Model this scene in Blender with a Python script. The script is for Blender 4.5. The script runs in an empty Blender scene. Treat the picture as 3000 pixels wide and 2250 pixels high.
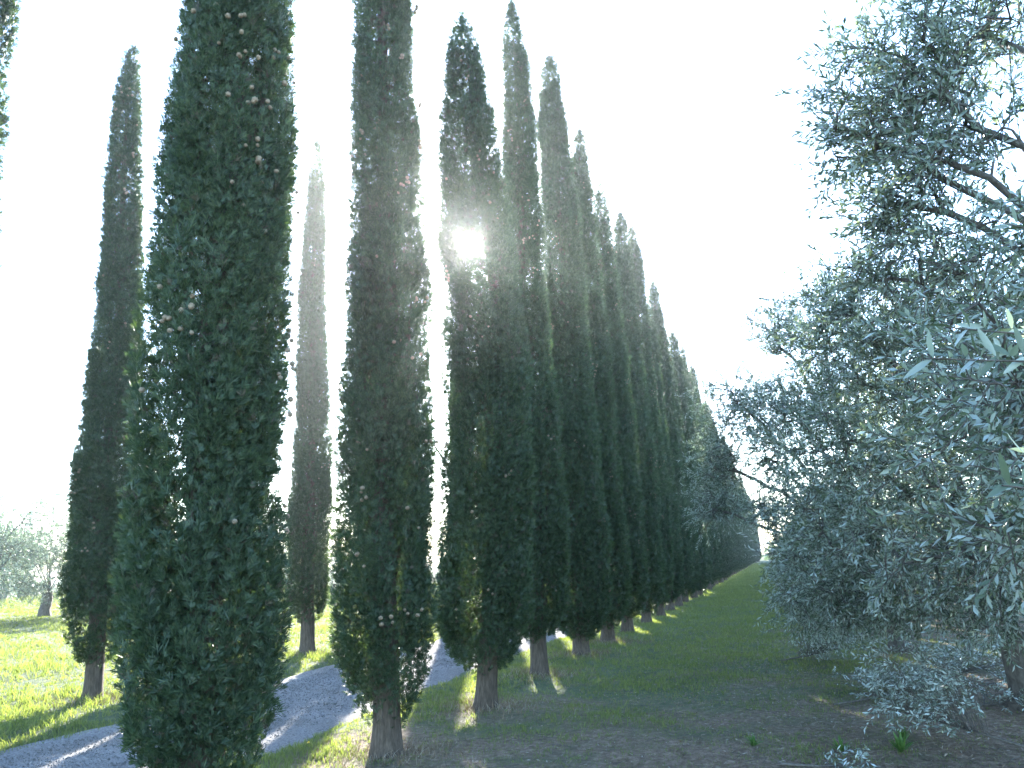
import bpy, math, random
import numpy as np
from mathutils import Matrix, Vector
sc = bpy.context.scene
rad = math.radians

# ------------------------------------------------------------------ camera
CAM_H = 1.6
PITCH, ROLL = rad(12.34), rad(2.1)
F = np.array([0, math.cos(PITCH), math.sin(PITCH)])
R0 = np.array([1.0, 0, 0]); U0 = np.cross(R0, F)
RV = math.cos(ROLL) * R0 - math.sin(ROLL) * U0
UV = np.cross(RV, F)
cam = bpy.data.cameras.new("camera"); camo = bpy.data.objects.new("camera", cam)
sc.collection.objects.link(camo); sc.camera = camo
camo.matrix_world = Matrix(((RV[0], UV[0], -F[0], 0), (RV[1], UV[1], -F[1], 0), (RV[2], UV[2], -F[2], CAM_H), (0, 0, 0, 1)))
cam.sensor_width = 36; cam.lens = 815 / 1024 * 36
cam.clip_start = 0.05; cam.clip_end = 9000

# ------------------------------------------------------------------ light
SUN_AZ, SUN_EL = rad(-2.7), rad(22.0)
sdir = np.array([math.sin(SUN_AZ) * math.cos(SUN_EL), math.cos(SUN_AZ) * math.cos(SUN_EL), math.sin(SUN_EL)])
w = bpy.data.worlds.new("World"); sc.world = w; w.use_nodes = True
nt = w.node_tree
sky = nt.nodes.new('ShaderNodeTexSky'); sky.sky_type = 'NISHITA'; sky.sun_disc = False
sky.sun_elevation = SUN_EL; sky.sun_rotation = SUN_AZ
sky.air_density = 1.0; sky.dust_density = 0.3; sky.ozone_density = 3.2
nt.nodes['Background'].inputs['Strength'].default_value = 0.15
nt.links.new(sky.outputs[0], nt.nodes['Background'].inputs['Color'])
sl = bpy.data.lights.new("sun_lamp", 'SUN'); sl.energy = 5; sl.angle = rad(0.53); sl.color = (1, 0.95, 0.88)
so = bpy.data.objects.new("sun_lamp", sl); sc.collection.objects.link(so)
so.rotation_euler = Vector(sdir).to_track_quat('Z', 'Y').to_euler()
sc.view_settings.view_transform = 'Standard'; sc.view_settings.look = 'None'
sc.view_settings.gamma = 1; sc.view_settings.exposure = 2.95
sc.view_settings.use_curve_mapping = False
cy = sc.cycles
cy.max_bounces = 6; cy.diffuse_bounces = 4; cy.glossy_bounces = 2; cy.transmission_bounces = 4
cy.transparent_max_bounces = 8; cy.volume_bounces = 0
cy.use_denoising = True

# ------------------------------------------------------------------ helpers
col = sc.collection
AZ = rad(17.0)
D = np.array([math.sin(AZ), math.cos(AZ)]); N = np.array([D[1], -D[0]])
def W(L, o): p = D * L + N * o; return float(p[0]), float(p[1])
def LO(x, y): return x * D[0] + y * D[1], x * N[0] + y * N[1]

def sn(x, y, s=0.0):                       # smooth pseudo noise, about -1..1
    return (np.sin(1.7 * x + 2.3 * y + s) + np.sin(2.9 * x - 1.3 * y + 2 * s + 1.1) + np.sin(-1.1 * x + 3.7 * y + 3 * s + 2.3)
            + np.sin(4.3 * x + 3.1 * y + 5 * s)) / 3.2
def smooth(a, b, v):
    t = np.clip((v - a) / (b - a), 0, 1); return t * t * (3 - 2 * t)
ROAD_L, ROAD_R = -7.12, -4.72
def road_edges(L):
    L = np.asarray(L, float)
    return ROAD_L + 0.10 * np.sin(L * .9) + .05 * np.sin(L * 2.3 + 1), ROAD_R + 0.10 * np.sin(L * .7 + 2) + .05 * np.sin(L * 2.9)
def gz(x, y):
    x = np.asarray(x, float); y = np.asarray(y, float)
    L, o = LO(x, y)
    a, b = road_edges(L)
    wob = .07 * sn(x * 3.1, y * 3.1, 7.0) + .05 * sn(x * 9, y * 9, 3.0); o = o + wob * (np.abs(o - (a + b) / 2) < 2.2)
    m = 1 - smooth(a - .35, a + .05, o) * (1 - smooth(b - .05, b + .35, o))
    h = 0.025 * sn(x * .7, y * .7) + 0.012 * sn(x * 2.1, y * 2.1, 1.0) + 0.006 * sn(x * 6, y * 6, 2.0)
    bank = 0.35 * smooth(-14, -60, o) + 0.05 * smooth(-9, -12, o)
    return (h + 0.02 + bank) * m - 0.05 * (1 - m)

def mesh_obj(name, verts, faces, mats, parent=None, midx=None, smooth_sh=False):
    """faces: (n,k) int array or list of such arrays"""
    me = bpy.data.meshes.new(name)
    fl = faces if isinstance(faces, list) else [faces]
    fl = [np.asarray(f, np.int32) for f in fl if len(f)]
    loops = np.concatenate([f.ravel() for f in fl]); tot = np.concatenate([np.full(len(f), f.shape[1], np.int32) for f in fl])
    verts = np.asarray(verts, np.float32)
    me.vertices.add(len(verts)); me.vertices.foreach_set('co', verts.ravel())
    me.loops.add(len(loops)); me.loops.foreach_set('vertex_index', loops)
    me.polygons.add(len(tot))
    st = np.zeros(len(tot), np.int32); st[1:] = np.cumsum(tot)[:-1]
    me.polygons.foreach_set('loop_start', st)
    if midx is not None: me.polygons.foreach_set('material_index', np.asarray(midx, np.int32))
    if smooth_sh: me.polygons.foreach_set('use_smooth', np.ones(len(tot), bool))
    me.update(calc_edges=True)
    for m in (mats if isinstance(mats, (list, tuple)) else [mats]): me.materials.append(m)
    o = bpy.data.objects.new(name, me); col.objects.link(o)
    if parent is not None: o.parent = parent
    return o
def tag(o, label=None, cat=None, group=None, kind=None):
    for k, v in (('label', label), ('category', cat), ('group', group), ('kind', kind)):
        if v: o[k] = v
    return o
def empty(name, loc, label, cat, group=None, rz=0, s=1):
    o = bpy.data.objects.new(name, None); col.objects.link(o); o.location = loc; o.rotation_euler.z = rz
    o.scale = (s, s, s) if not isinstance(s, tuple) else s
    o.empty_display_size = .2
    return tag(o, label, cat, group)
def norm(v): return v / np.maximum(np.linalg.norm(v, axis=-1, keepdims=True), 1e-9)

class Acc:                                   # accumulates geometry
    def __init__(s): s.v = []; s.f = {}; s.m = {}; s.n = 0
    def add(s, v, f, mi=0):
        v = np.asarray(v, float).reshape(-1, 3); f = np.asarray(f, int); k = f.shape[1]
        s.v.append(v); s.f.setdefault(k, []).append(f + s.n)
        s.m.setdefault(k, []).append(np.broadcast_to(np.asarray(mi, int), (len(f),)))
        s.n += len(v)
    def build(s, name, mats, parent=None, smooth_sh=False):
        ks = sorted(s.f)
        return mesh_obj(name, np.concatenate(s.v), [np.concatenate(s.f[k]) for k in ks], mats, parent,
                        np.concatenate([np.concatenate(s.m[k]) for k in ks]), smooth_sh)

def tube(acc, pts, radii, sides=6, mi=0, rib=0.0, rng=None):
    pts = np.asarray(pts, float); n = len(pts)
    t = norm(np.gradient(pts, axis=0))
    ref = np.array([0, 0, 1.0]) if abs(t[0][2]) < .8 else np.array([1.0, 0, 0])
    u = norm(np.cross(t, ref)); v = np.cross(t, u)
    a = np.arange(sides) * 2 * np.pi / sides
    r = np.asarray(radii, float)[:, None] * np.ones(sides)
    if rib: r = r * (1 + rib * (rng.random((1, sides)) - .5) * 2 + rib * .5 * (rng.random((n, sides)) - .5))
    V = pts[:, None] + r[..., None] * (np.cos(a)[None, :, None] * u[:, None] + np.sin(a)[None, :, None] * v[:, None])
    i = np.arange(n - 1)[:, None] * sides; j = np.arange(sides)[None]; k = (j + 1) % sides
    Fq = np.stack([i + j, i + k, i + sides + k, i + sides + j], -1).reshape(-1, 4)
    acc.add(V, Fq, mi)
def segs(acc, A, B, ra, rb, mi=0):            # many 3-sided straight twigs at once
    A = np.asarray(A, float); B = np.asarray(B, float); n = len(A)
    if n == 0: return
    t = norm(B - A); ref = np.where(np.abs(t[:, 2:3]) < .9, [[0, 0, 1.0]], [[1.0, 0, 0]])
    u = norm(np.cross(t, ref)); v = np.cross(t, u)
    a = np.arange(3) * 2 * np.pi / 3
    c = np.cos(a)[None, :, None] * u[:, None] + np.sin(a)[None, :, None] * v[:, None]
    ra = np.broadcast_to(ra, (n,)); rb = np.broadcast_to(rb, (n,))
    V = np.concatenate([A[:, None] + c * ra[:, None, None], B[:, None] + c * rb[:, None, None]], 1)
    f = np.array([[0, 1, 4, 3], [1, 2, 5, 4], [2, 0, 3, 5]])
    acc.add(V, (np.arange(n)[:, None, None] * 6 + f[None]).reshape(-1, 4), mi)

# ------------------------------------------------------------------ materials
def newmat(name):
    m = bpy.data.materials.new(name); m.use_nodes = True
    n = m.node_tree.nodes; return m, n, m.node_tree.links, n['Principled BSDF']
def ramp(n, stops):
    r = n.new('ShaderNodeValToRGB'); e = r.color_ramp.elements
    e[0].position, e[0].color = stops[0][0], (*stops[0][1], 1); e[1].position, e[1].color = stops[-1][0], (*stops[-1][1], 1)
    for p, c in stops[1:-1]:
        x = e.new(p); x.color = (*c, 1)
    return r
def leaf_mat(name, stops, transl, rough=.55, tcol=(1.2, 1.25, .6), spec=.4, nscale=1.3, nmix=.35):
    m, n, l, b = newmat(name)
    g = n.new('ShaderNodeNewGeometry'); r = ramp(n, stops)
    nz = n.new('ShaderNodeTexNoise'); nz.inputs['Scale'].default_value = nscale; nz.inputs['Detail'].default_value = 2
    l.new(g.outputs['Position'], nz.inputs['Vector'])
    mx = n.new('ShaderNodeMix'); mx.data_type = 'FLOAT'; mx.inputs[0].default_value = nmix
    l.new(g.outputs['Random Per Island'], mx.inputs[2]); l.new(nz.outputs['Fac'], mx.inputs[3]); l.new(mx.outputs[0], r.inputs[0])
    l.new(r.outputs[0], b.inputs['Base Color']); b.inputs['Roughness'].default_value = rough
    b.inputs['Specular IOR Level'].default_value = spec
    t = n.new('ShaderNodeBsdfTranslucent'); mul = n.new('ShaderNodeMix'); mul.data_type = 'RGBA'; mul.blend_type = 'MULTIPLY'
    mul.inputs[0].default_value = 1; l.new(r.outputs[0], mul.inputs[6]); mul.inputs[7].default_value = (*tcol, 1)
    l.new(mul.outputs[2], t.inputs['Color'])
    ms = n.new('ShaderNodeMixShader'); ms.inputs[0].default_value = transl
    l.new(b.outputs[0], ms.inputs[1]); l.new(t.outputs[0], ms.inputs[2]); l.new(ms.outputs[0], n['Material Output'].inputs[0])
    return m
M_cyp = leaf_mat("cypress_scale_leaves", [(0.1, (.026, .052, .029)), (.5, (.045, .080, .043)), (.9, (.078, .118, .058))], .30, .5, (1.3, 1.3, .5))
M_dry = leaf_mat("dry_cypress_twigs", [(0.2, (.055, .05, .035)), (.8, (.11, .10, .062))], .08, .7, (1.0, 1.0, .8))
M_oli = leaf_mat("olive_leaves", [(0.1, (.07, .10, .06)), (.4, (.12, .16, .11)), (.55, (.25, .30, .27)), (.9, (.36, .42, .39))], .28, .42, (1.1, 1.2, .6), .5, 1.0, .2)
M_cut = leaf_mat("cut_olive_leaves", [(0.1, (.09, .12, .08)), (.5, (.22, .27, .23)), (.8, (.46, .52, .49))], .15, .45, (1.1, 1.2, .7), .5, 1.0, .1)
M_gra = leaf_mat("grass_blades", [(0.1, (.08, .115, .06)), (.5, (.125, .165, .08)), (.75, (.18, .205, .11)), (.95, (.28, .26, .19))], .5, .6, (1.6, 1.55, .45), .3, .6, .45)
M_lit = leaf_mat("dead_olive_leaves", [(0.1, (.10, .07, .045)), (.6, (.21, .155, .10)), (.9, (.36, .33, .27))], .1, .6)
M_wee = leaf_mat("weed_leaves", [(0.1, (.05, .12, .03)), (.9, (.11, .20, .05))], .35, .5)

def bark_mat(name, c1, c2, scale, stretch=(1, 1, .18), bump=.6):
    m, n, l, b = newmat(name)
    tc = n.new('ShaderNodeTexCoord'); mp = n.new('ShaderNodeMapping'); mp.inputs['Scale'].default_value = stretch
    l.new(tc.outputs['Object'], mp.inputs[0])
    nz = n.new('ShaderNodeTexNoise'); nz.inputs['Scale'].default_value = scale; nz.inputs['Detail'].default_value = 6; nz.inputs['Roughness'].default_value = .65
    l.new(mp.outputs[0], nz.inputs['Vector'])
    r = ramp(n, [(.3, c1), (.7, c2)]); l.new(nz.outputs['Fac'], r.inputs[0]); l.new(r.outputs[0], b.inputs['Base Color'])
    bp = n.new('ShaderNodeBump'); bp.inputs['Strength'].default_value = bump; bp.inputs['Distance'].default_value = .03
    l.new(nz.outputs['Fac'], bp.inputs['Height']); l.new(bp.outputs[0], b.inputs['Normal'])
    b.inputs['Roughness'].default_value = .9; b.inputs['Specular IOR Level'].default_value = .2
    return m
M_bark = bark_mat("cypress_bark", (.045, .036, .028), (.15, .12, .09), 40)
M_obark = bark_mat("olive_bark", (.055, .048, .04), (.17, .155, .13), 26, (1, 1, .4))
M_cone = bark_mat("cypress_cone", (.15, .12, .08), (.34, .27, .18), 60, (1, 1, 1), .4)

def ground_mat():
    m, n, l, b = newmat("ground_soil_and_turf")
    tc = n.new('ShaderNodeTexCoord'); sep = n.new('ShaderNodeSeparateXYZ')
    mp = n.new('ShaderNodeMapping'); mp.vector_type = 'POINT'; mp.inputs['Rotation'].default_value = (0, 0, AZ)
    l.new(tc.outputs['Object'], mp.inputs[0]); l.new(mp.outputs[0], sep.inputs[0])   # X = across the lane, Y = along it
    def noise(s, d=4, r=.6, w=None):
        z = n.new('ShaderNodeTexNoise'); z.inputs['Scale'].default_value = s; z.inputs['Detail'].default_value = d; z.inputs['Roughness'].default_value = r
        l.new(tc.outputs['Object'], z.inputs['Vector']); return z.outputs['Fac']
    def mth(op, a, c, cl=False):
        q = n.new('ShaderNodeMath'); q.operation = op; q.use_clamp = cl
        for k, v in ((0, a), (1, c)):
            if isinstance(v, (int, float)): q.inputs[k].default_value = v
            else: l.new(v, q.inputs[k])
        return q.outputs[0]
    def mr(v, a, c, x=0, y=1):
        q = n.new('ShaderNodeMapRange'); q.clamp = True
        q.inputs[1].default_value = a; q.inputs[2].default_value = c; q.inputs[3].default_value = x; q.inputs[4].default_value = y
        l.new(v, q.inputs[0]); return q.outputs[0]
    soil = ramp(n, [(.3, (.09, .063, .042)), (.5, (.22, .165, .115)), (.7, (.40, .315, .23))]); l.new(noise(14, 6, .75), soil.inputs[0])
    turf = ramp(n, [(.25, (.06, .085, .045)), (.5, (.105, .135, .065)), (.8, (.17, .185, .11))]); l.new(noise(9, 6, .75), turf.inputs[0])
    # bare near the camera and under the olives, green further down the lane and on the field
    near = mr(sep.outputs['Y'], 5.5, 12.5); under = mr(sep.outputs['X'], -1.0, 2.6, 0.0, .65)
    left = mr(sep.outputs['X'], -3.8, -4.4)
    f = mth('SUBTRACT', near, under); f = mth('MAXIMUM', f, left)
    f = mth('ADD', f, mth('MULTIPLY', mth('SUBTRACT', noise(.55, 5, .65), .5), 3.2))
    f = mr(f, .1, .8)
    mx = n.new('ShaderNodeMix'); mx.data_type = 'RGBA'; l.new(f, mx.inputs[0]); l.new(soil.outputs[0], mx.inputs[6]); l.new(turf.outputs[0], mx.inputs[7])
    l.new(mx.outputs[2], b.inputs['Base Color']); b.inputs['Roughness'].default_value = .95; b.inputs['Specular IOR Level'].default_value = .15
    bp = n.new('ShaderNodeBump'); bp.inputs['Strength'].default_value = .8; bp.inputs['Distance'].default_value = .09
    l.new(noise(26, 8, .85), bp.inputs['Height']); l.new(bp.outputs[0], b.inputs['Normal'])
    return m
def gravel_mat(name, cs):
    m, n, l, b = newmat(name)
    tc = n.new('ShaderNodeTexCoord'); vo = n.new('ShaderNodeTexVoronoi'); vo.inputs['Scale'].default_value = 80
    l.new(tc.outputs['Object'], vo.inputs['Vector'])
    sp = n.new('ShaderNodeSeparateColor'); l.new(vo.outputs['Color'], sp.inputs[0])
    r = ramp(n, cs); l.new(sp.outputs[0], r.inputs[0])
    nz = n.new('ShaderNodeTexNoise'); nz.inputs['Scale'].default_value = .9; nz.inputs['Detail'].default_value = 5; l.new(tc.outputs['Object'], nz.inputs['Vector'])
    r2 = ramp(n, [(.3, (.75, .73, .7)), (.7, (1.1, 1.1, 1.1))]); l.new(nz.outputs['Fac'], r2.inputs[0])
    mx = n.new('ShaderNodeMix'); mx.data_type = 'RGBA'; mx.blend_type = 'MULTIPLY'; mx.inputs[0].default_value = 1
    l.new(r.outputs[0], mx.inputs[6]); l.new(r2.outputs[0], mx.inputs[7]); l.new(mx.outputs[2], b.inputs['Base Color'])
    bp = n.new('ShaderNodeBump'); bp.inputs['Strength'].default_value = .7; bp.inputs['Distance'].default_value = .015; bp.invert = True
    l.new(vo.outputs['Distance'], bp.inputs['Height']); l.new(bp.outputs[0], b.inputs['Normal'])
    b.inputs['Roughness'].default_value = .9; b.inputs['Specular IOR Level'].default_value = .2
    return m
M_ground = ground_mat()
M_gravel = gravel_mat("road_gravel", [(0, (.12, .118, .115)), (.5, (.18, .176, .17)), (1, (.27, .265, .255))])

# ------------------------------------------------------------------ ground, road
def sinh_axis(n, ext, k): t = np.linspace(-1, 1, n); return np.sinh(k * t) / math.sinh(k) * ext
gx = sinh_axis(340, 1500, 7.2); gy = sinh_axis(340, 1500, 7.2)
X, Y = np.meshgrid(gx, gy + 9)
V = np.stack([X, Y, gz(X, Y)], -1).reshape(-1, 3)
i = np.arange(339)[:, None] * 340; j = np.arange(339)[None]
g = mesh_obj("ground", V, np.stack([i + j, i + j + 1, i + 341 + j, i + 340 + j], -1).reshape(-1, 4), M_ground, smooth_sh=True)
tag(g, "brown soil and short turf under the trees", kind='structure')
Ls = np.concatenate([np.arange(-8, 40, .25), np.arange(40, 198, 2)])
a, b_ = road_edges(Ls); K = 12
rv = []
for k in range(K + 1):
    t = k / K; o = a - .32 + (b_ - a + .64) * t
    x, y = D[0] * Ls + N[0] * o, D[1] * Ls + N[1] * o
    edge = -.07 if k in (0, K) else 0
    z = .008 + .02 * (1 - (2 * t - 1) ** 2) + .004 * sn(x * 3, y * 3) + edge - .012 * math.exp(-((t - .28) / .08) ** 2) - .012 * math.exp(-((t - .74) / .08) ** 2)
    rv.append(np.stack([x, y, z], -1))
rv = np.stack(rv, 1).reshape(-1, 3); i = np.arange(len(Ls) - 1)[:, None] * (K + 1); j = np.arange(K)[None]
rd = mesh_obj("road", rv, np.stack([i + j, i + j + 1, i + K + 2 + j, i + K + 1 + j], -1).reshape(-1, 4), M_gravel, smooth_sh=True)
tag(rd, "grey gravel road running between the two cypress rows", kind='structure')

# ------------------------------------------------------------------ cypress
PROF = np.array([(0.0, .30), (.02, .62), (.045, .88), (.08, .97), (.13, 1.0), (.3, .95), (.45, .80), (.6, .66), (.75, .56), (.87, .45), (.95, .29), (1, .06)])
def cypress_crown(seed, H, R, z0, nspray, size=1.0, blades=6, bend=(0, 0), hole=None, kink=0.0, gap=0.0, zmax=None, prof=None):
    """sprays gathered in upright plumes; returns Acc in tree coordinates"""
    rng = np.random.default_rng(seed)
    P = PROF if prof is None else np.array(prof)
    def rad_at(z, th):
        f = np.clip((z - z0) / (H - z0), 0, 1); r = np.interp(f, P[:, 0], P[:, 1]) * R
        ridge = np.minimum(.97 + .07 * np.sin(3 * th + 1.3 * z + seed) + .10 * np.sin(6 * th - .5 * z + 2 * seed) + .06 * np.sin(11 * th + .4 * z + seed) + .06 * np.sin(2.1 * z + 2 * th + seed * 3) + .05 * np.sin(5.3 * z - 3 * th), 1.08)
        return r * ridge
    per = 70
    npl = max(30, int(nspray * 2.7) // per)
    # plume positions spread evenly over crown surface, more where wide
    zc = np.linspace(z0, H, 400); dens = (rad_at(zc, zc * 0) + .14) * (1 + 1.3 * (1 - smooth(z0 + .3, z0 + 1.5, zc))); cdf = np.cumsum(dens); cdf /= cdf[-1]
    zb = np.interp(rng.random(npl), cdf, zc) - .25
    th = rng.random(npl) * 2 * np.pi
    if gap > 0:     # long upright thin places where one can look into the crown
        s = np.sin(4 * th + .5 * zb + seed) + .6 * np.sin(9 * th - .8 * zb + 2 * seed); keep = (s < 1.15) | (rng.random(npl) > gap)
        zb, th = zb[keep], th[keep]; npl = len(zb)
    zb = np.clip(zb, z0 - .05 + .1 * rng.random(npl), H - .25)
    ln = (.55 + .65 * rng.random(npl)) * (.8 + .25 * size)
    rho = np.where(rng.random(npl) < .78, .60 + .2 * rng.random(npl), .2 + .4 * rng.random(npl))
    rb = rad_at(zb + .3 * ln, th) * rho
    out = np.stack([np.cos(th), np.sin(th), 0 * th], -1); tg = np.stack([-np.sin(th), np.cos(th), 0 * th], -1)
    low = 1 - smooth(z0, z0 + 1.2, zb)
    ax = norm(np.array([0, 0, 1.0]) * (1 - .35 * low)[:, None] + out * (.10 + .14 * rng.random(npl) + .35 * low)[:, None] + tg * (rng.normal(0, .16, npl))[:, None])
    base = out * rb[:, None]; base[:, 2] = zb
    pr = (.06 + .045 * rng.random(npl)) * (.7 + .3 * np.clip(R * 2, 0, 1.2))
    # a few plumes stick out of the silhouette
    stick = rng.random(npl) < .05; base[stick] += out[stick] * .07; 
    S = npl * per
    pi_ = np.repeat(np.arange(npl), per)
    t = rng.random(S) ** .85
    wv = np.sin(np.pi * np.clip(t * .85 + .12, 0, 1)) ** .8
    rnd = norm(rng.normal(size=(S, 3)))
    perp = norm(rnd - (rnd * ax[pi_]).sum(-1, keepdims=True) * ax[pi_])
    pos = base[pi_] + ax[pi_] * (t * ln[pi_])[:, None] + perp * (wv * pr[pi_] * np.sqrt(rng.random(S)))[:, None]
    sd = norm(ax[pi_] * .9 + perp * .6 + rng.normal(0, .28, (S, 3)))
    # keep inside the tip of the crown
    f = np.clip((pos[:, 2] - z0) / (H - z0), 0, 2); lim = np.interp(f, P[:, 0], P[:, 1]) * R * (1.03 + .04 * np.sin(4.1 * pos[:, 2] + seed)) + .0
    rr = np.hypot(pos[:, 0], pos[:, 1]); ok = (rr < lim) & (pos[:, 2] < H)
    if hole is not None:  # gap cut along the sun ray; white sky in it imitates the glaring disc
        c, d, hr = hole; q = pos + np.stack([kink * np.sin(np.pi * np.clip(pos[:, 2] / H, 0, 1)) + bend[0] * (pos[:, 2] / H) ** 2, 0 * pos[:, 2], 0 * pos[:, 2]], -1) - c; q = q - (q @ d)[:, None] * d; dd = np.linalg.norm(q, axis=1)
        ok &= dd > hr * (.85 + .35 * rng.random(S))
    if zmax is not None: ok &= pos[:, 2] < zmax
    pos, sd, pi_ = pos[ok], sd[ok], pi_[ok]; S = len(pos)
    shell = np.hypot(pos[:, 0], pos[:, 1]) / np.maximum(rad_at(pos[:, 2], np.arctan2(pos[:, 1], pos[:, 0])), .05)
    dry = ((shell < .7) & (rng.random(S) < .22) & (pos[:, 2] < .8 * H)) | (rng.random(S) < .02)
    # blades of each spray
    u = norm(np.cross(sd, norm(rng.normal(size=(S, 3))))); v = np.cross(sd, u)
    Ls_ = (.065 + .06 * rng.random(S)) * size
    V = []; B = blades
    for k in range(B):
        if k == 0: off = 0; dirk = sd; lk = Ls_; s0 = pos
        else:
            side = 1 if k % 2 else -1; h = (k + 1) // 2
            dirk = norm(sd + u * (side * .85) + v * rng.normal(0, .3, (S, 1)))
            s0 = pos + sd * (Ls_ * (.14 * h))[:, None]; lk = Ls_ * (.72 - .12 * h)
        wd = norm(np.cross(dirk, v + .4 * rng.normal(size=(S, 3)))) * (.0044 * size * (1.2 if k == 0 else 1))
        m_ = s0 + dirk * (lk * .5)[:, None]
        V.append(np.stack([s0, m_ + wd, s0 + dirk * lk[:, None], m_ - wd], 1))
    V = np.stack(V, 1).reshape(-1, 3)
    V[:, 0] += bend[0] * (V[:, 2] / H) ** 2 + .03 * np.sin(V[:, 2] * 1.1 + seed); V[:, 1] += bend[1] * (V[:, 2] / H) ** 2; V[:, 0] += kink * np.sin(np.pi * np.clip(V[:, 2] / H, 0, 1))
    A = Acc(); Fq = np.arange(S * B * 4).reshape(-1, 4); A.add(V, Fq, np.repeat(dry.astype(int), B))
    return A, rad_at

def cypress_trunk(seed, H, r, bend=(0, 0), kink=0, nlimb=16, stray=None):
    rng = np.random.default_rng(seed + 77); A = Acc()
    zs = np.concatenate([[-.12, 0, .06, .14, .26, .45, .7], np.linspace(1.0, H * .93, 16)])
    rr = r * np.interp(zs, [-.12, 0, .06, .14, .26, .6, H * .5, H], [1.5, 1.38, 1.25, 1.13, 1.06, 1.0, .55, .08])
    x = bend[0] * (zs / H) ** 2 + .03 * np.sin(zs * 1.1 + seed) * smooth(0, 2, zs) + kink * np.sin(np.pi * zs / H); y = bend[1] * (zs / H) ** 2
    tube(A, np.stack([x, y, zs], -1), rr, 14, 0, .13, rng)
    if stray: q = np.array(stray[:3]); tube(A, np.array([[0, 0, q[2] - .9], q * [.7, .7, 1] - [0, 0, .3], q, q + [-.05, 0, stray[3] * .5], q + [-.1, 0, stray[3] * .95]]), [.02, .014, .01, .007, .003], 5)
    for k in range(nlimb):                       # upright limbs inside the crown
        z = .5 + rng.random() ** 1.2 * H * .6; th = rng.random() * 6.28; l = .8 + rng.random() * 1.2
        o = np.array([math.cos(th), math.sin(th), 0])
        pts = np.array([[np.interp(z + q * l, zs, x), np.interp(z + q * l, zs, y), z + q * l] for q in (0, .15, .5, 1)]) + o * np.array([0, .10, .2, .26])[:, None]
        tube(A, pts, np.array([.03, .026, .018, .006]) * (r / .13), 5)
    return A

# a cone: knobbly little ball
def cone_mesh():
    rng = np.random.default_rng(5); n, m_ = 8, 6; v = [(0, 0, -1)]
    for i in range(1, m_):
        p = math.pi * i / m_
        for j in range(n):
            r = 1 + .13 * math.cos(j * math.pi) * math.cos(i * math.pi)
            v.append((math.sin(p) * math.cos(2 * math.pi * j / n) * r, math.sin(p) * math.sin(2 * math.pi * j / n) * r, -math.cos(p) * r))
    v.append((0, 0, 1)); v = np.array(v); f3, f4 = [], []
    for j in range(n): f3.append((0, 1 + (j + 1) % n, 1 + j)); f3.append((len(v) - 1, 1 + (m_ - 2) * n + j, 1 + (m_ - 2) * n + (j + 1) % n))
    for i in range(m_ - 2):
        for j in range(n): f4.append((1 + i * n + j, 1 + i * n + (j + 1) % n, 1 + (i + 1) * n + (j + 1) % n, 1 + (i + 1) * n + j))
    return v, np.array(f3), np.array(f4)
CV, C3, C4 = cone_mesh()
_ct = mesh_obj("cone", CV * .0152, [C3, C4], M_cone); CONE_ME = _ct.data; bpy.data.objects.remove(_ct)

def add_cones(root, seed, n, H, R, z0, rad_at, bend, zr, mesh_into=None, toward=None, size=1.0):
    rng = np.random.default_rng(seed + 11); cl = []
    while len(cl) < n:
        z = zr[0] + (zr[1] - zr[0]) * rng.random(); th = rng.random() * 6.28
        if toward is not None: th = toward + rng.normal(0, .95)
        if math.sin(1.9 * z + 3 * th + seed) < -.1 and rng.random() < .8: continue
        for q in range(rng.integers(1, 5)):
            zz = z + rng.normal(0, .06); t2 = th + rng.normal(0, .12)
            r = float(rad_at(np.array(zz), np.array(t2))) * (1.02 + .07 * rng.random()) + .015
            cl.append((r * math.cos(t2) + bend[0] * (zz / H) ** 2, r * math.sin(t2) + bend[1] * (zz / H) ** 2, zz))
    cl = cl[:n]
    if mesh_into is not None:
        for c in cl:
            A = mesh_into; k = .017 * size * (.8 + .4 * rng.random())
            v = np.array([(0, 0, -1), (1, 0, 0), (0, 1, 0), (-1, 0, 0), (0, -1, 0), (0, 0, 1)], float) * k + np.array(c)
            A.add(v, np.array([(0, 2, 1), (0, 3, 2), (0, 4, 3), (0, 1, 4), (5, 1, 2), (5, 2, 3), (5, 3, 4), (5, 4, 1)]), 2)
        return
    for c in cl:
        o = bpy.data.objects.new("cone", CONE_ME); col.objects.link(o); o.parent = root; o.location = c
        s = .75 + .5 * rng.random(); o.scale = (s, s, s * 1.1); o.rotation_euler = (rng.random() * 6, rng.random() * 6, 0)

def cypress(seed, L, o, H, R, label, group, nspray=12000, size=1.0, z0=.35, tr=.13, bend=(0, 0), cones=0, czr=(2, 8), hole=None, kink=0, tkink=None, nlimb=16, stray=None, gap=.35, far_cones=0, prof=None):
    x, y = W(L, o); z = float(gz(x, y))
    root = empty("cypress_tree", (x, y, z), label, "cypress tree", group)
    if hole is not None: hole = (np.array(hole[0]) - np.array([x, y, z]), hole[1], hole[2])
    A, ra = cypress_crown(seed, H, R, z0, nspray, size, 7, bend, hole, kink, gap, prof=prof)
    if stray:
        A2, _ = cypress_crown(seed + 5, stray[3], .09, .1, 700, 1.0, 6, (-.1, 0))
        A.add(np.concatenate(A2.v) + np.array(stray[:3]), np.concatenate(A2.f[4]), np.concatenate(A2.m[4]))
    if far_cones: add_cones(root, seed, far_cones, H, R, z0, ra, bend, czr, A, None, 1.0 + .35 * (size - 1))
    A.build("crown", [M_cyp, M_dry, M_cone], root)
    cypress_trunk(seed, H, tr, bend, kink if tkink is None else tkink, nlimb, stray).build("trunk", M_bark, root, True)
    if cones: add_cones(root, seed, cones, H, R, z0, ra, bend, czr, None, math.atan2(-y, -x))
    return root
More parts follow.
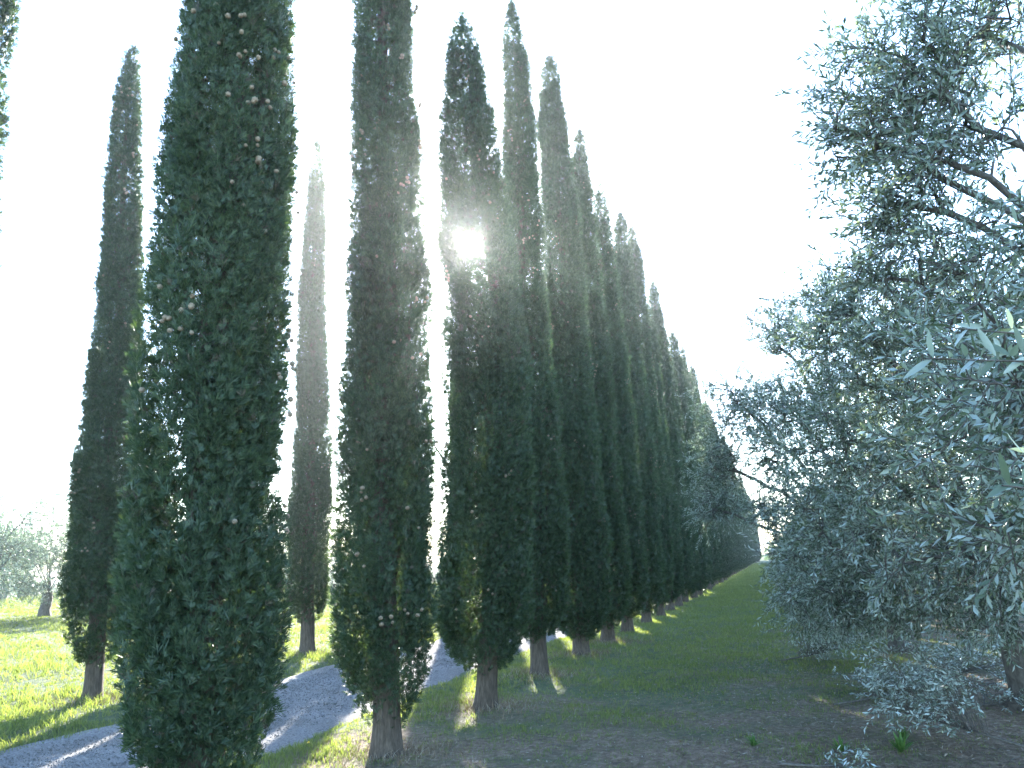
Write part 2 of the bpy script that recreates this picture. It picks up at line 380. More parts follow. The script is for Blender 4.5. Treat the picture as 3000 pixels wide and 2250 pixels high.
def copy_tree(src, L, o, s, rz, label, group):
    x, y = W(L, o); r = src.copy(); col.objects.link(r); r.location = (x, y, float(gz(x, y))); r.scale = (s[0], s[0], s[1]); r.rotation_euler.z = rz
    r['label'] = label; r['group'] = group
    for c in src.children:
        if c.name.startswith("cone"): continue
        k = c.copy(); col.objects.link(k); k.parent = r
    return r
GA = "cypresses in the row beside the grass lane"; GB = "cypresses in the row across the gravel road"
camp = np.array([0, 0, CAM_H])
cypress(2, 4.30, -3.30, 11.2, .46, "nearest and widest dark cypress, cropped at top and bottom, dotted with tan cones", GA, 46000, .86, .2, .14, cones=100, czr=(1.6, 6.3), bend=(.1, 0), gap=.7)
cypress(3, 6.93, -3.38, 11.3, .44, "tall foreground cypress, top cropped by the frame, thick bare trunk fully seen at the bottom", GA, 38000, .9, .22, .115, cones=80, czr=(1, 7.6), gap=.7)
cypress(4, 9.09, -3.23, 8.8, .53, "cypress with the low sun shining through its crown", GA, 30000, .95, .33, .11, cones=50, czr=(1, 8), hole=(camp, sdir, .155), far_cones=40, bend=(-.10, 0), kink=.12, tkink=.27, nlimb=3, stray=(-.60, .05, 3.1, 1.6), prof=[(0, .3), (.03, .7), (.08, .95), (.15, 1), (.4, .95), (.6, .84), (.72, .74), (.82, .60), (.92, .42), (1, .1)])
cypress(5, 11.68, -3.31, 10.9, .45, "slender cypress with the highest uncropped pointed tip, just right of the sun tree", GA, 30000, 1.1, .45, .11, far_cones=90, czr=(1, 10))
cypress(6, 14.16, -3.28, 11.5, .55, "broad cypress, sharp tip free against white sky, second right of the sun tree", GA, 36000, 1.12, .22, .13, far_cones=110, czr=(1, 10.5))
RA = [cypress(7, 16.27, -3.21, 11.0, .45, "cypress with slim tip just behind the free standing broad one", GA, 28000, 1.3, .25, .12, far_cones=90, czr=(1, 10)),
      cypress(8, 18.4, -3.19, 10.6, .50, "cypress with a slightly lower tip, third behind the free standing broad one", GA, 28000, 1.35, .25, .12, far_cones=90, czr=(1, 10)),
      cypress(9, 21.1, -3.17, 11.0, .52, "cypress with a thin split looking tip in the middle of the receding row", GA, 26000, 1.4, .2, .12, far_cones=90, czr=(1, 10))]
rr = random.Random(3)
mid = {23.2: (11.5, "cypress with a spire tip standing a little above its neighbours mid row"),
       25.5: (9.6, "shorter cypress between two taller spires mid row"),
       27.9: (11.2, "last clearly separate spire before the row drops towards the olives")}
for L, (h, lb) in mid.items():
    q = rr.randrange(3); copy_tree(RA[q], L, -3.12, (1.02, h / (11.0, 10.6, 11.0)[q]), rr.random() * 6, lb, GA)
L = 30.2
while L < 192:
    q = rr.randrange(3); s = rr.uniform(.9, 1.08)
    copy_tree(RA[q], L, -3.08 + rr.uniform(-.1, .1) , (rr.uniform(.95, 1.2), s * .97), rr.random() * 6,
              "small distant cypress merging with its neighbours into the dark far end of the row", GA)
    L += rr.uniform(2.1, 2.5)
cypress(21, 9.24, -8.8, 9.9, .42, "left cypress across the road with whole tip and trunk base seen, shadow at its foot", GB, 28000, 1.05, .4, .12, cones=60, czr=(1, 9), bend=(-.1, 0))
b2 = cypress(22, 14.48, -8.74, 10.9, .40, "small thin cypress across the road seen between two big trunks, rooted in sunlit grass", GB, 24000, 1.15, .5, .13, far_cones=60, czr=(1, 9))
cypress(23, 6.7, -8.9, 13.0, .55, "cypress cut off by the left edge of the picture, only a sliver of crown showing", GB, 14000, 1.1, .4, .12, cones=25, czr=(4, 9))
GBh = "cypress across the road mostly hidden behind the near row"
for L, s in ((11.95, .98), (17.2, .92), (19.2, .72), (23.0, .85), (25.6, 1), (28.2, .95), (30.8, 1), (33.4, 1), (36.0, .95), (38.6, 1), (41.2, 1), (43.8, .97), (46.4, 1), (49, 1)):
    copy_tree(b2, L, -8.76, (.98, s), rr.random() * 6, GBh, GB)

# ------------------------------------------------------------------ olives
def leaves(A, P, Dv, up, ln, wd, mi=0, fine=False):
    """lanceolate folded leaves"""
    n = len(P); s = norm(np.cross(Dv, up)); nn = np.cross(s, Dv)
    if fine:
        st = np.array([0, .12, .3, .5, .72, .9, 1.0]); wp = np.array([.08, .55, .92, 1.0, .8, .4, .03])
        V = []
        for t, q in zip(st, wp):
            c = P + Dv * (ln * t)[:, None] - nn * (ln * .10 * t * t)[:, None]
            e = s * (wd * .5 * q)[:, None]; h = nn * (wd * .16 * q)[:, None]
            V += [c - e + h, c, c + e + h]
        V = np.stack(V, 1); m_ = len(st); f = []
        for k in range(m_ - 1):
            f += [(3 * k, 3 * k + 1, 3 * k + 4, 3 * k + 3), (3 * k + 1, 3 * k + 2, 3 * k + 5, 3 * k + 4)]
        A.add(V, (np.arange(n)[:, None, None] * 3 * m_ + np.array(f)[None]).reshape(-1, 4), mi)
    else:
        m_ = P + Dv * (ln * .5)[:, None]; h = nn * (wd * .18)[:, None]
        V = np.stack([P, m_ - s * (wd * .5)[:, None] + h, P + Dv * ln[:, None], m_ + s * (wd * .5)[:, None] + h], 1)
        f = np.array([(0, 1, 2), (0, 2, 3)])
        A.add(V, (np.arange(n)[:, None, None] * 4 + f[None]).reshape(-1, 3), mi)
def twigs_with_leaves(AL, AB, base, dirs, tl, npair, ll, lw, rng, fine=False, droop=.25):
    n = len(base)
    prev = base; d = dirs
    for s in range(3):                         # each twig three bent segments
        d2 = norm(d + np.array([0, 0, -droop * .35]) + rng.normal(0, .12, (n, 3)))
        nx = prev + d2 * (tl / 3)[:, None]
        segs(AB, prev, nx, (.0032, .0025, .0018)[s] * (ll / .055) ** .5, (.0025, .0018, .001)[s])
        k = npair // 3 + (1 if s == 2 else 0)
        for q in range(k):
            t = (q + .5) / k; c = prev + (nx - prev) * t
            r = norm(rng.normal(size=(n, 3))); pp = norm(np.cross(d2, r))
            for sg in (1, -1):
                ld = norm(d2 * (.75 + .3 * rng.random((n, 1))) + pp * sg * .75 + rng.normal(0, .15, (n, 3)))
                up = norm(np.cross(ld, np.cross(d2, ld)) + rng.normal(0, .5, (n, 3)))
                L_ = ll * (.7 + .5 * rng.random(n))
                keep = rng.random(n) < .92
                leaves(AL, c[keep], ld[keep], up[keep], L_[keep], (lw * (.8 + .4 * rng.random(n)))[keep], 0, fine)
        prev, d = nx, d2
def olive(name, seed, base, blobs, label, group, tips=400, twn=5, npair=9, ll=.055, lw=.012, tr=.16, fork=.9, extra=None, fine=False, tlen=.3, lean=(0, 0), cap=.42):
    """blobs: (x,y,z, rx, rz, weight) relative to the base"""
    rng = np.random.default_rng(seed); AB, AL = Acc(), Acc()
    root = empty(name, base, label, "olive tree", group)
    nodes = [np.array([0, 0, -.1]), np.array([0, 0, 0.0])]; par = [-1, 0]
    tz = np.linspace(0, fork, 5)[1:]
    for z in tz: nodes.append(np.array([lean[0] * z + .04 * math.sin(5 * z + seed), lean[1] * z + .04 * math.cos(4 * z), z])); par.append(len(nodes) - 2)
    fk = len(nodes) - 1
    for b in blobs:
        c = np.array(b[:3], float); p0 = nodes[fk]; dist = np.linalg.norm(c - p0); n = max(3, int(dist / .25))
        ctrl = p0 + (c - p0) * .4 + np.array([0, 0, dist * .18]) + rng.normal(0, .12, 3); pr = fk
        for k in range(1, n + 1):
            t = k / n; q = (1 - t) ** 2 * p0 + 2 * t * (1 - t) * ctrl + t * t * c + rng.normal(0, .03, 3)
            nodes.append(q); par.append(pr); pr = len(nodes) - 1
    wts = np.array([b[5] for b in blobs], float); wts /= wts.sum(); pts = []
    for b, wt in zip(blobs, wts):
        m_ = int(tips * wt); v = norm(rng.normal(size=(m_, 3))) * (rng.random((m_, 1)) ** .45) * np.array([b[3], b[3], b[4]])
        pts.append(np.array(b[:3]) + v)
    pts = np.concatenate(pts); core = np.array(nodes)
    dd = np.array([np.min(np.linalg.norm(core[fk:] - p, axis=1)) for p in pts]); order = np.argsort(dd)
    tipi = []
    arr = np.zeros((len(nodes) + len(pts) * 6, 3)); arr[:len(nodes)] = core; cnt = len(nodes); par = par + [0] * (len(arr) - cnt)
    for k in order:
        p = pts[k]; dv = np.linalg.norm(arr[fk:cnt] - p, axis=1); j = int(np.argmin(dv)) + fk; d = dv[j - fk]
        m_ = min(5, max(1, int(d / .22))); pr = j
        for q in range(1, m_ + 1):
            t = q / m_; x = arr[j] * (1 - t) + p * t + (rng.normal(0, .035, 3) if q < m_ else 0) + np.array([0, 0, .12 * d * t * (1 - t)])
            arr[cnt] = x; par[cnt] = pr; pr = cnt; cnt += 1
        tipi.append(pr)
    arr = arr[:cnt]; par = np.array(par[:cnt])
    load = np.zeros(cnt); load[tipi] = 1
    for k in range(cnt - 1, 0, -1): load[par[k]] += load[k]
    r = .0030 * np.maximum(load, 1) ** .5
    r[:fk + 1] = tr * np.interp(arr[:fk + 1, 2], [-.1, 0, .25, fork], [1.5, 1.35, 1.05, .95])
    r[fk + 1:] = np.minimum(r[fk + 1:], tr * cap)
    tube(AB, arr[:fk + 1], r[:fk + 1], 12, 0, .16, rng)
    big = [k for k in range(fk + 1, cnt) if r[k] > .012]; sm = [k for k in range(fk + 1, cnt) if r[k] <= .012]
    for k in big:
        p = par[k]; tube(AB, np.array([arr[p], (arr[p] + arr[k]) / 2, arr[k] + (arr[k] - arr[p]) * .04]), [min(r[p], r[k] * 1.25), r[k] * 1.08, r[k]], 7)
    if sm:
        sm = np.array(sm); segs(AB, arr[par[sm]], arr[sm], np.minimum(r[par[sm]], r[sm] * 1.4), r[sm])
    tp = np.repeat(arr[tipi], twn, 0) ; pd = np.repeat(norm(arr[tipi] - arr[par[tipi]]), twn, 0)
    cen = np.array([np.average([b[q] for b in blobs], weights=wts) for q in range(3)])
    outd = norm(tp - cen)
    tp = tp - pd * (rng.random((len(tp), 1)) * .12)
    dr = norm(pd * .5 + outd * .45 + norm(rng.normal(size=tp.shape)) * .8 + np.array([0, 0, .15]))
    twigs_with_leaves(AL, AB, tp, dr, tlen * (.6 + .8 * rng.random(len(tp))), npair, ll, lw, rng, fine)
    if extra: extra(AL, AB, rng)
    AL.build("foliage", M_oli, root); AB.build("trunk", M_obark, root, True)
    return root
def rel(base, pts): return [(p[0] - base[0], p[1] - base[1], p[2] - base[2], *p[3:]) for p in pts]
GO = "olive trees along the right side of the lane"

def near_base(x, y): return (x, y, float(gz(x, y)))
# O0: its trunk is just outside the frame on the right
B0 = near_base(3.9, 3.3)
def hanging(AL, AB, rng):
    # drooping outer twigs, close to the lens
    for (a, b, n) in (((1.75, 1.72, 1.86), (.74, 1.42, 1.93), 22), ((1.7, 1.9, 1.95), (.90, 1.62, 2.04), 16), ((1.72, 1.85, 1.55), (.84, 1.42, 1.70), 18), ((1.8, 1.9, 1.7), (1.05, 1.7, 1.78), 14), ((1.75, 2.0, 2.2), (1.3, 2.05, 2.45), 8)):
        a = np.array(a) - B0; b = np.array(b) - B0
        mid_ = (a + b) / 2 + np.array([0, 0, .04]); P = [a, mid_, b]
        far = np.array([2.95, 2.7, 2.3]) - B0
        tube(AB, np.array([far, (far + a) / 2 + [0, 0, .08], a, mid_, b]), [.014, .009, .005, .003, .0015], 5)
        for k in range(n):
            t = .25 + .75 * (k + .5) / n; c = a + (b - a) * t + np.array([0, 0, .16 * t * (1 - t)]); d = norm(b - a)
            pp = norm(np.cross(d, rng.normal(size=3)))
            for sg in (1, -1):
                ld = norm(d * .7 + pp * sg * .8 + np.array([0, 0, .25]) + rng.normal(0, .12, 3))
                leaves(AL, c[None], ld[None], norm(rng.normal(size=(1, 3)) + np.array([0, -.5, .6])), np.array([.05 + .015 * rng.random()]), np.array([.0125]), 0, True)
olive("olive_tree", 101, B0, rel(B0, [(2.15, 3.95, 3.98, 0.42, 0.38, 1.1), (2.57, 3.82, 4.26, 0.55, 0.42, 1.1), (2.05, 4.12, 3.78, 0.28, 0.28, 0.5), (2.26, 3.77, 3.53, 0.38, 0.28, 0.7), (2.17, 4.17, 3.44, 0.38, 0.16, 0.45), (2.30, 4.33, 3.15, 0.42, 0.25, 0.7), (2.36, 3.71, 2.94, 0.4, 0.25, 0.5), (1.95, 3.05, 2.32, 0.42, 0.3, 0.7), (1.79, 2.72, 1.86, 0.42, 0.4, 0.9), (2.15, 3.2, 1.75, 0.4, 0.25, 0.4), (4.4, 4.4, 3.6, 1.0, 1.0, .9), (4.6, 2.2, 3.6, 1.0, 1.0, .8), (3.9, 3.3, 4.3, .9, .7, 1.1), (3.3, 3.6, 3.3, .55, .5, .8), (3.4, 2.4, 2.6, .6, .5, .7)]),
      "closest olive tree, leafy branches entering at the right edge with large leaves near the lens", GO, 960, 3, 7, .052, .0135, .11, .9, hanging, tlen=.26, cap=.16)
# O1: dense low crown, trunk in the deep shade at the right
B1 = near_base(4.9, 8.4)
olive("olive_tree", 102, B1, rel(B1, [(3.17, 6.80, 3.33, 0.7, 0.5, 1.2), (3.50, 6.06, 3.34, 0.6, 0.4, 0.8), (3.48, 6.07, 2.72, 0.9, 0.5, 1.2), (3.11, 7.37, 2.58, 0.8, 0.6, 1.2), (3.40, 6.46, 2.06, 0.9, 0.6, 1.5), (3.02, 7.41, 1.75, 0.8, 0.6, 1.3), (3.41, 6.34, 1.52, 0.9, 0.35, 1.1), (3.07, 7.93, 1.2, 0.7, 0.35, 1), (3.45, 7.5, 1.15, 0.8, 0.2, 0.5), (2.95, 6.75, 3.65, .5, .35, .6), (3.9, 6.6, 1.1, .8, .22, .6), (4.6, 8.2, 1.5, .8, .5, .8), (4.9, 8.6, 3.2, 1.2, 1.0, 1.2), (5.9, 9.2, 2.4, 1.0, 1.0, .6)]),
      "wide dense olive tree with dark trunk low at the right, filling the lower right middle", GO, 1150, 4, 9, .056, .0145, .17, .7, tlen=.3)
# O2: reaches over the lane to the left
B2 = near_base(5.9, 13.2)
olive("olive_tree", 103, B2, rel(B2, [(4.12, 12.33, 4.96, 0.5, 0.5, 0.5), (4.62, 11.61, 4.73, 0.6, 0.5, 0.6), (3.68, 12.99, 3.91, 0.75, 0.6, 0.9), (4.14, 11.79, 3.53, 0.9, 0.6, 1.2), (3.44, 13.57, 3.01, 0.5, 0.7, 0.8), (4.03, 11.30, 2.29, 0.75, 0.6, 1.2), (4.09, 11.81, 1.54, 0.5, 0.6, 1), (4.17, 11.25, 0.93, 0.75, 0.4, 1), (4.73, 11.03, 3.70, 0.9, 0.7, 1), (6.4, 13.4, 3.3, 1.3, 1.1, 1.2), (3.2, 13.3, 2.3, .4, .4, .35), (3.97, 12.6, 3.0, .3, .5, .35), (3.85, 12.7, 2.3, .22, .35, .25)]),
      "olive tree with branches reaching left across the lane in front of the far cypresses", GO, 1150, 4, 9, .06, .017, .16, .8, tlen=.34, cap=.22)
def generic(seed, loc, label, group, tips=420, ll=.075, lw=.022, twn=4, npair=7, h=4.6, r=2.1):
    rg = random.Random(seed); bb = []
    for k in range(7):
        a = k / 6 * 6.28 + rg.random(); q = 0 if k == 6 else r * rg.uniform(.42, .62)
        bb.append((q * math.cos(a), q * math.sin(a), h * (.82 if k == 6 else rg.uniform(.42, .72)), r * rg.uniform(.4, .52), h * rg.uniform(.15, .2), 1))
        if k % 2 == 0 and k < 6: bb.append((q * 1.1 * math.cos(a + .5), q * 1.1 * math.sin(a + .5), h * .25, r * .36, h * .09, .5))
    return olive("olive_tree", seed, loc, bb, label, group, tips, twn, npair, ll, lw, .16, .8, tlen=.4)
def cp(src, loc, rz, s, label, group):
    r = src.copy(); col.objects.link(r); r.location = loc; r.rotation_euler.z = rz; r.scale = (s, s, s); r['label'] = label; r['group'] = group
    for c in src.children: k = c.copy(); col.objects.link(k); k.parent = r
    return r
far_lab = "small distant olive tree among those lining the right side of the lane towards its end"
o3 = generic(111, near_base(*W(20.2, 3.0)), "olive tree next beyond the one that reaches over the lane", GO)
o4 = generic(112, near_base(*W(25.6, 3.1)), far_lab, GO, 380, .09, .028)
L = 31
while L < 190:
    cp(rr.choice([o3, o4]), near_base(*W(L, 3.1 + rr.uniform(-.3, .3))), rr.random() * 6, rr.uniform(.9, 1.08), far_lab, GO); L += 5.4
GR = "olive trees in the rows deeper in the right hand grove"
for o in (8.6, 14.2):
    L = 8.5 if o < 10 else 12
    while L < 60:
        cp(rr.choice([o3, o4]), near_base(*W(L, o + rr.uniform(-.4, .4))), rr.random() * 6, rr.uniform(.9, 1.1), "olive tree deeper in the right hand grove, glimpsed through the front trees", GR); L += 5.4
GL = "olive trees in the field beyond the left cypress row"
ol = [(-18.3, 28.5, 1.15), (-19.2, 34, 1.15), (-16.2, 31, .95), (-17.2, 38, 1.0), (-27, 41, 1.1), (-13.5, 47, 1.05), (-21, 52, 1.1), (-32, 50, 1.2), (-9.8, 44, .95), (-8.0, 52, 1.1), (-27, 62, 1.2), (-15, 60, 1.1), (-5, 60, 1.1), (-37, 60, 1.2), (-1, 66, 1.1), (-21, 72, 1.2), (-10, 72, 1.2), (-31, 76, 1.2), (-44, 70, 1.2), (-15, 86, 1.3), (-27, 90, 1.3), (-39, 88, 1.3), (-5, 84, 1.2), (-50, 84, 1.3)]
for k, (x, y, s) in enumerate(ol):
    cp((o3, o4)[k % 2], near_base(x, y), k * 1.3, s, {0: "pale hazy olive tree at the far left edge with a leaning grey limb", 1: "hazy olive tree just behind the one at the far left edge", 2: "hazy olive tree nearest the left cypress trunk, on the sunlit field"}.get(k) or "pale backlit olive tree in the far line across the sunlit field", GL)
# ------------------------------------------------------------------ grass
def blades(name, n, sampler, hmin, hmax, wd, label, seed, mat=M_gra, curl=.5, tuft=4):
    rng = np.random.default_rng(seed)
    x, y, hs = sampler(n, rng)
    x = np.repeat(x, tuft) + rng.normal(0, .018, len(x) * tuft); y = np.repeat(y, tuft) + rng.normal(0, .018, len(y) * tuft); hs = np.repeat(hs, tuft)
    n = len(x); h = (hmin + (hmax - hmin) * rng.random(n) ** 1.6) * hs
    a = rng.random(n) * 6.28; ln = rng.random(n) * curl
    P = np.stack([x, y, gz(x, y) - .01], -1)
    d = np.stack([np.cos(a) * ln, np.sin(a) * ln, np.ones(n)], -1); s = np.stack([-np.sin(a + 1), np.cos(a + 1), 0 * a], -1)
    dist = np.hypot(x, y); ww = wd * (.7 + dist / 16)
    m_ = P + d * (h * .55)[:, None]; tip = P + d * h[:, None] + np.stack([np.cos(a), np.sin(a), -.3 + 0 * a], -1) * (h * ln * .5)[:, None]
    V = np.stack([P - s * (ww * .5)[:, None], P + s * (ww * .5)[:, None], m_ + s * (ww * .4)[:, None], tip, m_ - s * (ww * .4)[:, None]], 1)
    A = Acc(); A.add(V, np.arange(n)[:, None] * 5 + np.array([0, 1, 2, 3, 4])[None])
    o = A.build(name, mat); return tag(o, label, "grass", kind='stuff')
def lane_sampler(n, rng):
    Lq = 5.2 + 125 * rng.random(n * 3) ** 2.5; oq = rng.uniform(-4.45, 3.4, n * 3); x = D[0] * Lq + N[0] * oq; y = D[1] * Lq + N[1] * oq
    g = smooth(6, 14, Lq) * .9 - .7 * smooth(-1, 2.4, oq) + .5 * smooth(-2.6, -4.2, oq) + .55 * sn(x * .8, y * .8, 4) + .3 * sn(x * 3, y * 3, 1) + .15
    k = rng.random(n * 3) < np.clip(g, .32, 1); x, y, g, Lq = x[k][:n], y[k][:n], g[k][:n], Lq[k][:n]
    return x, y, (.35 + .5 * np.clip(g, 0, 1)) * (1 + np.maximum(Lq - 25, 0) / 50)
blades("grass", 110000, lane_sampler, .025, .10, .0055, "short green grass of the shaded lane", 1)
def field_sampler(n, rng):
    Lq = 4 + 60 * rng.random(n) ** 1.5; e = road_edges(Lq)[0]
    oq = e + .1 - (42 * rng.random(n) ** 1.3) * (.3 + Lq / 60); x = D[0] * Lq + N[0] * oq; y = D[1] * Lq + N[1] * oq
    return x, y, .6 + .5 * (sn(x * .5, y * .5, 2) > 0) + .35 * sn(x * 2, y * 2)
blades("grass", 110000, field_sampler, .03, .13, .007, "bright backlit grass of the left field", 2, curl=.7)
# tufts around trunks
def foot_sampler(n, rng):
    pts = [W(L, o) for L, o in ((4.3, -3.3), (6.93, -3.38), (9.09, -3.23), (11.68, -3.31), (14.16, -3.28), (16.27, -3.21), (9.24, -8.8), (14.48, -8.74))]
    k = rng.integers(0, len(pts), n); P = np.array(pts)[k]; a = rng.random(n) * 6.28; r = .16 + np.abs(rng.normal(0, .35, n))
    return P[:, 0] + r * np.cos(a), P[:, 1] + r * np.sin(a), np.full(n, .8)
blades("dry_grass", 2600, foot_sampler, .03, .14, .005, "dry grass and stalks around the trunk feet", 3, M_lit, curl=.9)

def straw_sampler(n, rng):
    Lq = 4.8 + 14 * rng.random(n) ** 1.4; oq = rng.uniform(-3.9, 4.5, n); return D[0] * Lq + N[0] * oq, D[1] * Lq + N[1] * oq, .5 + .5 * rng.random(n)
blades("dry_grass", 16000, straw_sampler, .015, .06, .004, "short dead straw over the bare soil", 5, M_lit, curl=2.2, tuft=3)

# leaf litter, twigs, gravel stones
rng = np.random.default_rng(9)
n = 26000; Lq = 4.5 + 16 * rng.random(n) ** 1.4; oq = rng.normal(1.2, 2.2, n); k = (oq > -3.6) & (oq < 6); Lq, oq = Lq[k], oq[k]; n = len(Lq)
x, y = D[0] * Lq + N[0] * oq, D[1] * Lq + N[1] * oq; P = np.stack([x, y, gz(x, y) + .008], -1); a = rng.random(n) * 6.28
A = Acc(); leaves(A, P, norm(np.stack([np.cos(a), np.sin(a), rng.normal(0, .25, n)], -1)), norm(np.stack([rng.normal(0, .4, n), rng.normal(0, .4, n), np.ones(n)], -1)), .035 + .025 * rng.random(n), .009 + .005 * rng.random(n))
tag(A.build("leaf_litter", M_lit), "dead olive leaves scattered on the soil", "leaf litter", kind='stuff')
n = 1100; Lq = 4.5 + 14 * rng.random(n) ** 1.3; oq = rng.normal(1.0, 2.0, n); k = (oq > -3.4) & (oq < 5); Lq, oq = Lq[k], oq[k]; n = len(Lq)
x, y = D[0] * Lq + N[0] * oq, D[1] * Lq + N[1] * oq; a = rng.random(n) * 6.28; l_ = .08 + .3 * rng.random(n) ** 2
Pa = np.stack([x, y, gz(x, y) + .012], -1); x2, y2 = x + l_ * np.cos(a), y + l_ * np.sin(a); Pb = np.stack([x2, y2, gz(x2, y2) + .012 + .03 * rng.random(n)], -1)
A = Acc(); segs(A, Pa, Pb, .003, .0015); tag(A.build("twig_litter", M_obark), "small pruned twigs lying about the lane", "twigs", kind='stuff')
n = 22000; Lq = 5 + 16 * rng.random(n) ** 1.3; e0, e1 = road_edges(Lq); oq = e0 + (e1 - e0) * rng.uniform(-.03, 1.03, n)
x, y = D[0] * Lq + N[0] * oq, D[1] * Lq + N[1] * oq; s = .004 + .006 * rng.random(n) ** 2
c = np.stack([x, y, .012 + .02 * (1 - (2 * (oq - e0) / (e1 - e0) - 1) ** 2) + 0 * x], -1)
oct_ = np.array([(0, 0, -1), (1, 0, 0), (0, 1, 0), (-1, 0, 0), (0, -1, 0), (0, 0, .8)], float)
a = rng.random(n) * 6.28; R2 = np.stack([np.stack([np.cos(a), -np.sin(a)], -1), np.stack([np.sin(a), np.cos(a)], -1)], 1)
ov = np.repeat(oct_[None], n, 0) * (1 + .3 * rng.normal(size=(n, 6, 1))); ov[..., :2] = np.einsum('nij,nkj->nki', R2, ov[..., :2]) * np.array([1.2, .8]); ov *= s[:, None, None]
A = Acc(); A.add(c[:, None] + ov, (np.arange(n)[:, None, None] * 6 + np.array([(0, 2, 1), (0, 3, 2), (0, 4, 3), (0, 1, 4), (5, 1, 2), (5, 2, 3), (5, 3, 4), (5, 4, 1)])[None]).reshape(-1, 3))
tag(A.build("gravel", M_gravel), "loose grey stones of the road", "gravel", kind='stuff')

# pruned olive branches on the ground
def fallen(seed, L, o, length, az, ntw, label, hgt=.2, spread=.35):
    rng = np.random.default_rng(seed); x, y = W(L, o); z = float(gz(x, y)); root = empty("fallen_olive_branch", (x, y, z), label, "fallen branch", "pruned olive branches lying on the ground")
    d = np.array([math.sin(az), math.cos(az), 0]); s = np.array([d[1], -d[0], 0]); AB, AL = Acc(), Acc()
    pts = np.array([d * length * t + s * .08 * math.sin(3 * t) + np.array([0, 0, .02 + .1 * t * hgt / .2]) for t in np.linspace(0, 1, 6)]); tube(AB, pts, np.linspace(.012, .004, 6), 6)
    t = .3 + .7 * rng.random(ntw); b = pts[0] + (pts[-1] - pts[0]) * t[:, None] + s * rng.normal(0, spread * .45, (ntw, 1)) + np.array([0, 0, 1]) * rng.random((ntw, 1)) * hgt
    dr = norm(d * .6 + s * rng.normal(0, 1, (ntw, 1)) + np.array([0, 0, 1]) * rng.normal(.05, .3, (ntw, 1)))
    u_ = t * .8 * 5; k_ = np.minimum(u_.astype(int), 4); on = pts[k_] + (pts[k_ + 1] - pts[k_]) * (u_ - k_)[:, None]; segs(AB, on, b + (b - on) * .03, .0022, .0016)
    twigs_with_leaves(AL, AB, b, dr, .16 + .14 * rng.random(ntw), 8, .056, .015, rng)
    AL.build("foliage", M_cut, root); AB.build("branch", M_obark, root)
fallen(201, 13.2, -.05, 1.0, 1.6, 120, "small silvery olive cutting lying alone on the open lane grass", .34, .45)
fallen(202, 9.7, .45, 1.3, 1.3, 130, "heap of cut olive sprays reaching furthest left from the brushwood into the bare soil", .24, .8)
fallen(203, 10.5, 1.15, 1.4, 1.2, 140, "leafy cutting in the middle of the brushwood under the dense olive", .32, .9)
fallen(204, 10.9, 2.0, 1.5, 1.6, 130, "leafy cutting at the right end of the brushwood under the dense olive", .34, .9)
fallen(208, 9.5, 1.5, 1.2, 1.9, 90, "sparser cutting lying in front of the brushwood near the dark olive trunk", .18, .7)
fallen(205, 15.8, .7, 1.2, 1.0, 70, "more distant grey cutting at the foot of the overhanging olive", .26, .6)
fallen(206, 7.7, 1.75, 1.0, -1.1, 150, "dark leafy mound of cuttings in the bottom right corner of the picture", .5, .6)
fallen(207, 6.9, -.1, .6, 1.9, 14, "thin sparse cutting on the bare soil at the bottom", .06, .3)

# weeds and a dandelion
def weed(seed, x, y, s, label):
    rng = np.random.default_rng(seed); root = empty("weed_plant", (x, y, float(gz(x, y))), label, "weed", "green weeds on the bare soil")
    n = 34; a = rng.random(n) * 6.28; e = .5 + .9 * rng.random(n); dr = np.stack([np.cos(a) * np.cos(e), np.sin(a) * np.cos(e), np.sin(e)], -1); A = Acc()
    leaves(A, np.zeros((n, 3)) + rng.normal(0, .01, (n, 3)) * [1, 1, 0], dr, np.tile([0, 0, 1.0], (n, 1)) + rng.normal(0, .2, (n, 3)), s * (.6 + .6 * rng.random(n)), s * .11 * np.ones(n), 0, True)
    A.build("leaves", M_wee, root); A2 = Acc(); segs(A2, np.zeros((n, 3)) - [0, 0, .02], dr * s * .3, .003, .0015); A2.build("stem", M_wee, root)
sys_r = random.Random(8)
for k, (x, y, s, lb) in enumerate([(2.55, 7.1, .13, "green weed in the open soil near the bottom right"), (2.95, 6.9, .15, "tallest bright weed by the bottom right corner"), (3.2, 7.4, .10, "small weed just behind the corner weeds"), (1.9, 7.3, .09, "low weed rosette left of the other bottom right weeds")]):
    weed(300 + k, x, y, s, lb)
M_yel, n_, l_2, b3 = newmat("dandelion_petals"); b3.inputs['Base Color'].default_value = (.75, .55, .03, 1)
dx, dy = W(6.75, -4.05); dn = empty("dandelion", (dx, dy, float(gz(dx, dy))), "single yellow dandelion in grass beside the road between the two nearest trunks", "flower")
rng = np.random.default_rng(4); n = 40; a = rng.random(n) * 6.28; e = rng.random(n) * 1.3
A = Acc(); leaves(A, np.tile([0, 0, .11], (n, 1)), np.stack([np.cos(a) * np.cos(e), np.sin(a) * np.cos(e), np.sin(e)], -1), np.tile([0.1, 0, 1.0], (n, 1)), np.full(n, .018), np.full(n, .005)); A.build("petals", M_yel, dn)
A = Acc(); tube(A, np.array([[0, 0, -.02], [0, 0, .05], [0, 0, .11]]), [.002, .002, .002], 5); A.build("stem", M_wee, dn)

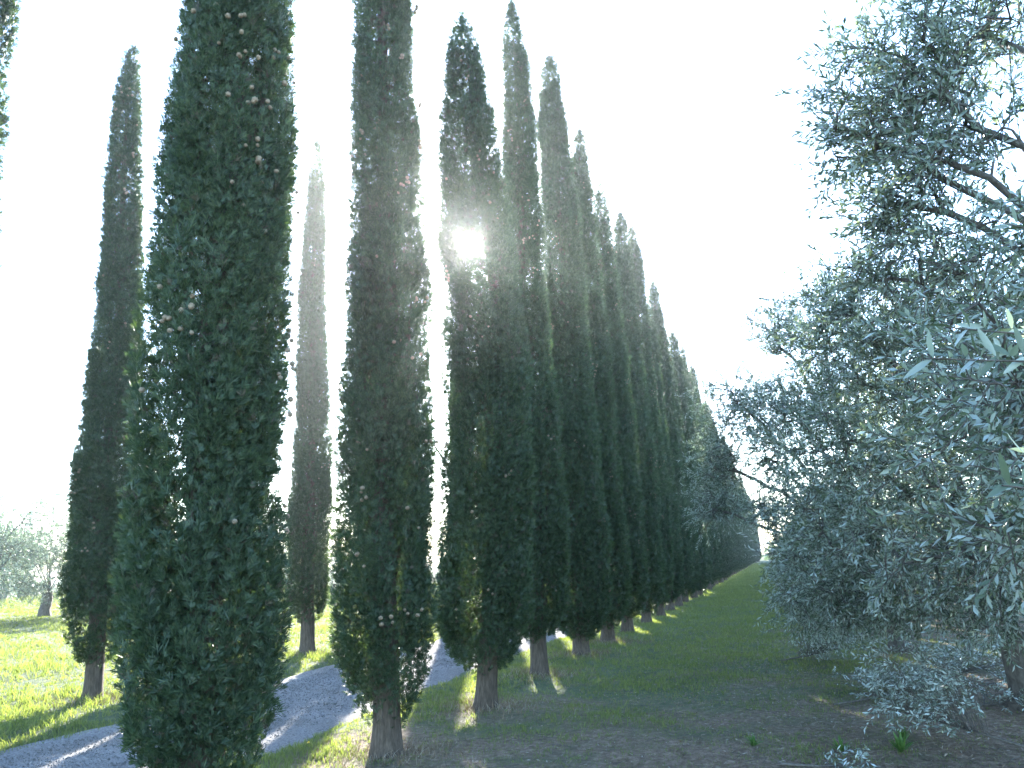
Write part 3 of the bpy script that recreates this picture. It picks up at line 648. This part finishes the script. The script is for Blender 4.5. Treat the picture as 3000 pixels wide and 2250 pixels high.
# bushes at the far end of the lane
def bush(seed, loc, r, h, label):
    rng = np.random.default_rng(seed); root = empty("bush", loc, label, "bush", "bushes closing the far end of the lane"); n = 5000
    v = norm(rng.normal(size=(n, 3))) * (rng.random((n, 1)) ** .4); v[:, 2] = np.abs(v[:, 2]); lob = 1 + .25 * np.sin(5 * np.arctan2(v[:, 1], v[:, 0]) + seed) * np.sin(4 * v[:, 2] + 1)
    P = v * np.array([r, r, h]) * lob[:, None]; A = Acc(); leaves(A, P, norm(rng.normal(size=(n, 3)) + v), norm(rng.normal(size=(n, 3))), np.full(n, .22), np.full(n, .1)); A.build("foliage", M_wee, root)
    A = Acc(); 
    for k in range(6): tube(A, np.array([[0, 0, -.1], v[k] * [r * .3, r * .3, h * .5], v[k] * [r * .7, r * .7, h * .8]]), [.06, .04, .01], 5)
    A.build("stem", M_obark, root)
for k, (L, o, r, h) in enumerate([(200, .2, 3, 4.2), (204, -6.5, 4, 5), (203, 7, 4, 5), (216, 1.5, 5, 6), (214, -14, 6, 6), (216, 15, 6, 6)]):
    x, y = W(L, o); bush(400 + k, (x, y, float(gz(x, y))), r, h, "sunlit bush seen at the very end of the lane" if k == 0 else "distant bush behind the end of the cypress and olive rows")

# haze: forward scattering air, added for distance fade and to imitate lens veil and sun glow
HAZE = 0.0007
if HAZE:
    x0, x1, y0, y1, z0, z1 = -1600, 1600, -1600, 1620, -2.5, 16
    v = [(x, y, z) for z in (z0, z1) for x, y in ((x0, y0), (x1, y0), (x1, y1), (x0, y1))]
    hz = mesh_obj("haze", v, np.array([(0, 3, 2, 1), (4, 5, 6, 7), (0, 1, 5, 4), (1, 2, 6, 5), (2, 3, 7, 6), (3, 0, 4, 7)]), [])
    m = bpy.data.materials.new("haze_air"); m.use_nodes = True; m.node_tree.nodes.clear()
    pv = m.node_tree.nodes.new('ShaderNodeVolumePrincipled'); om = m.node_tree.nodes.new('ShaderNodeOutputMaterial')
    pv.inputs['Color'].default_value = (.9, .95, 1, 1); pv.inputs['Density'].default_value = HAZE; pv.inputs['Anisotropy'].default_value = .85
    m.node_tree.links.new(pv.outputs[0], om.inputs['Volume']); hz.data.materials.append(m); tag(hz, "pale haze, partly standing in for lens veil and sun glow", "haze", kind='stuff')
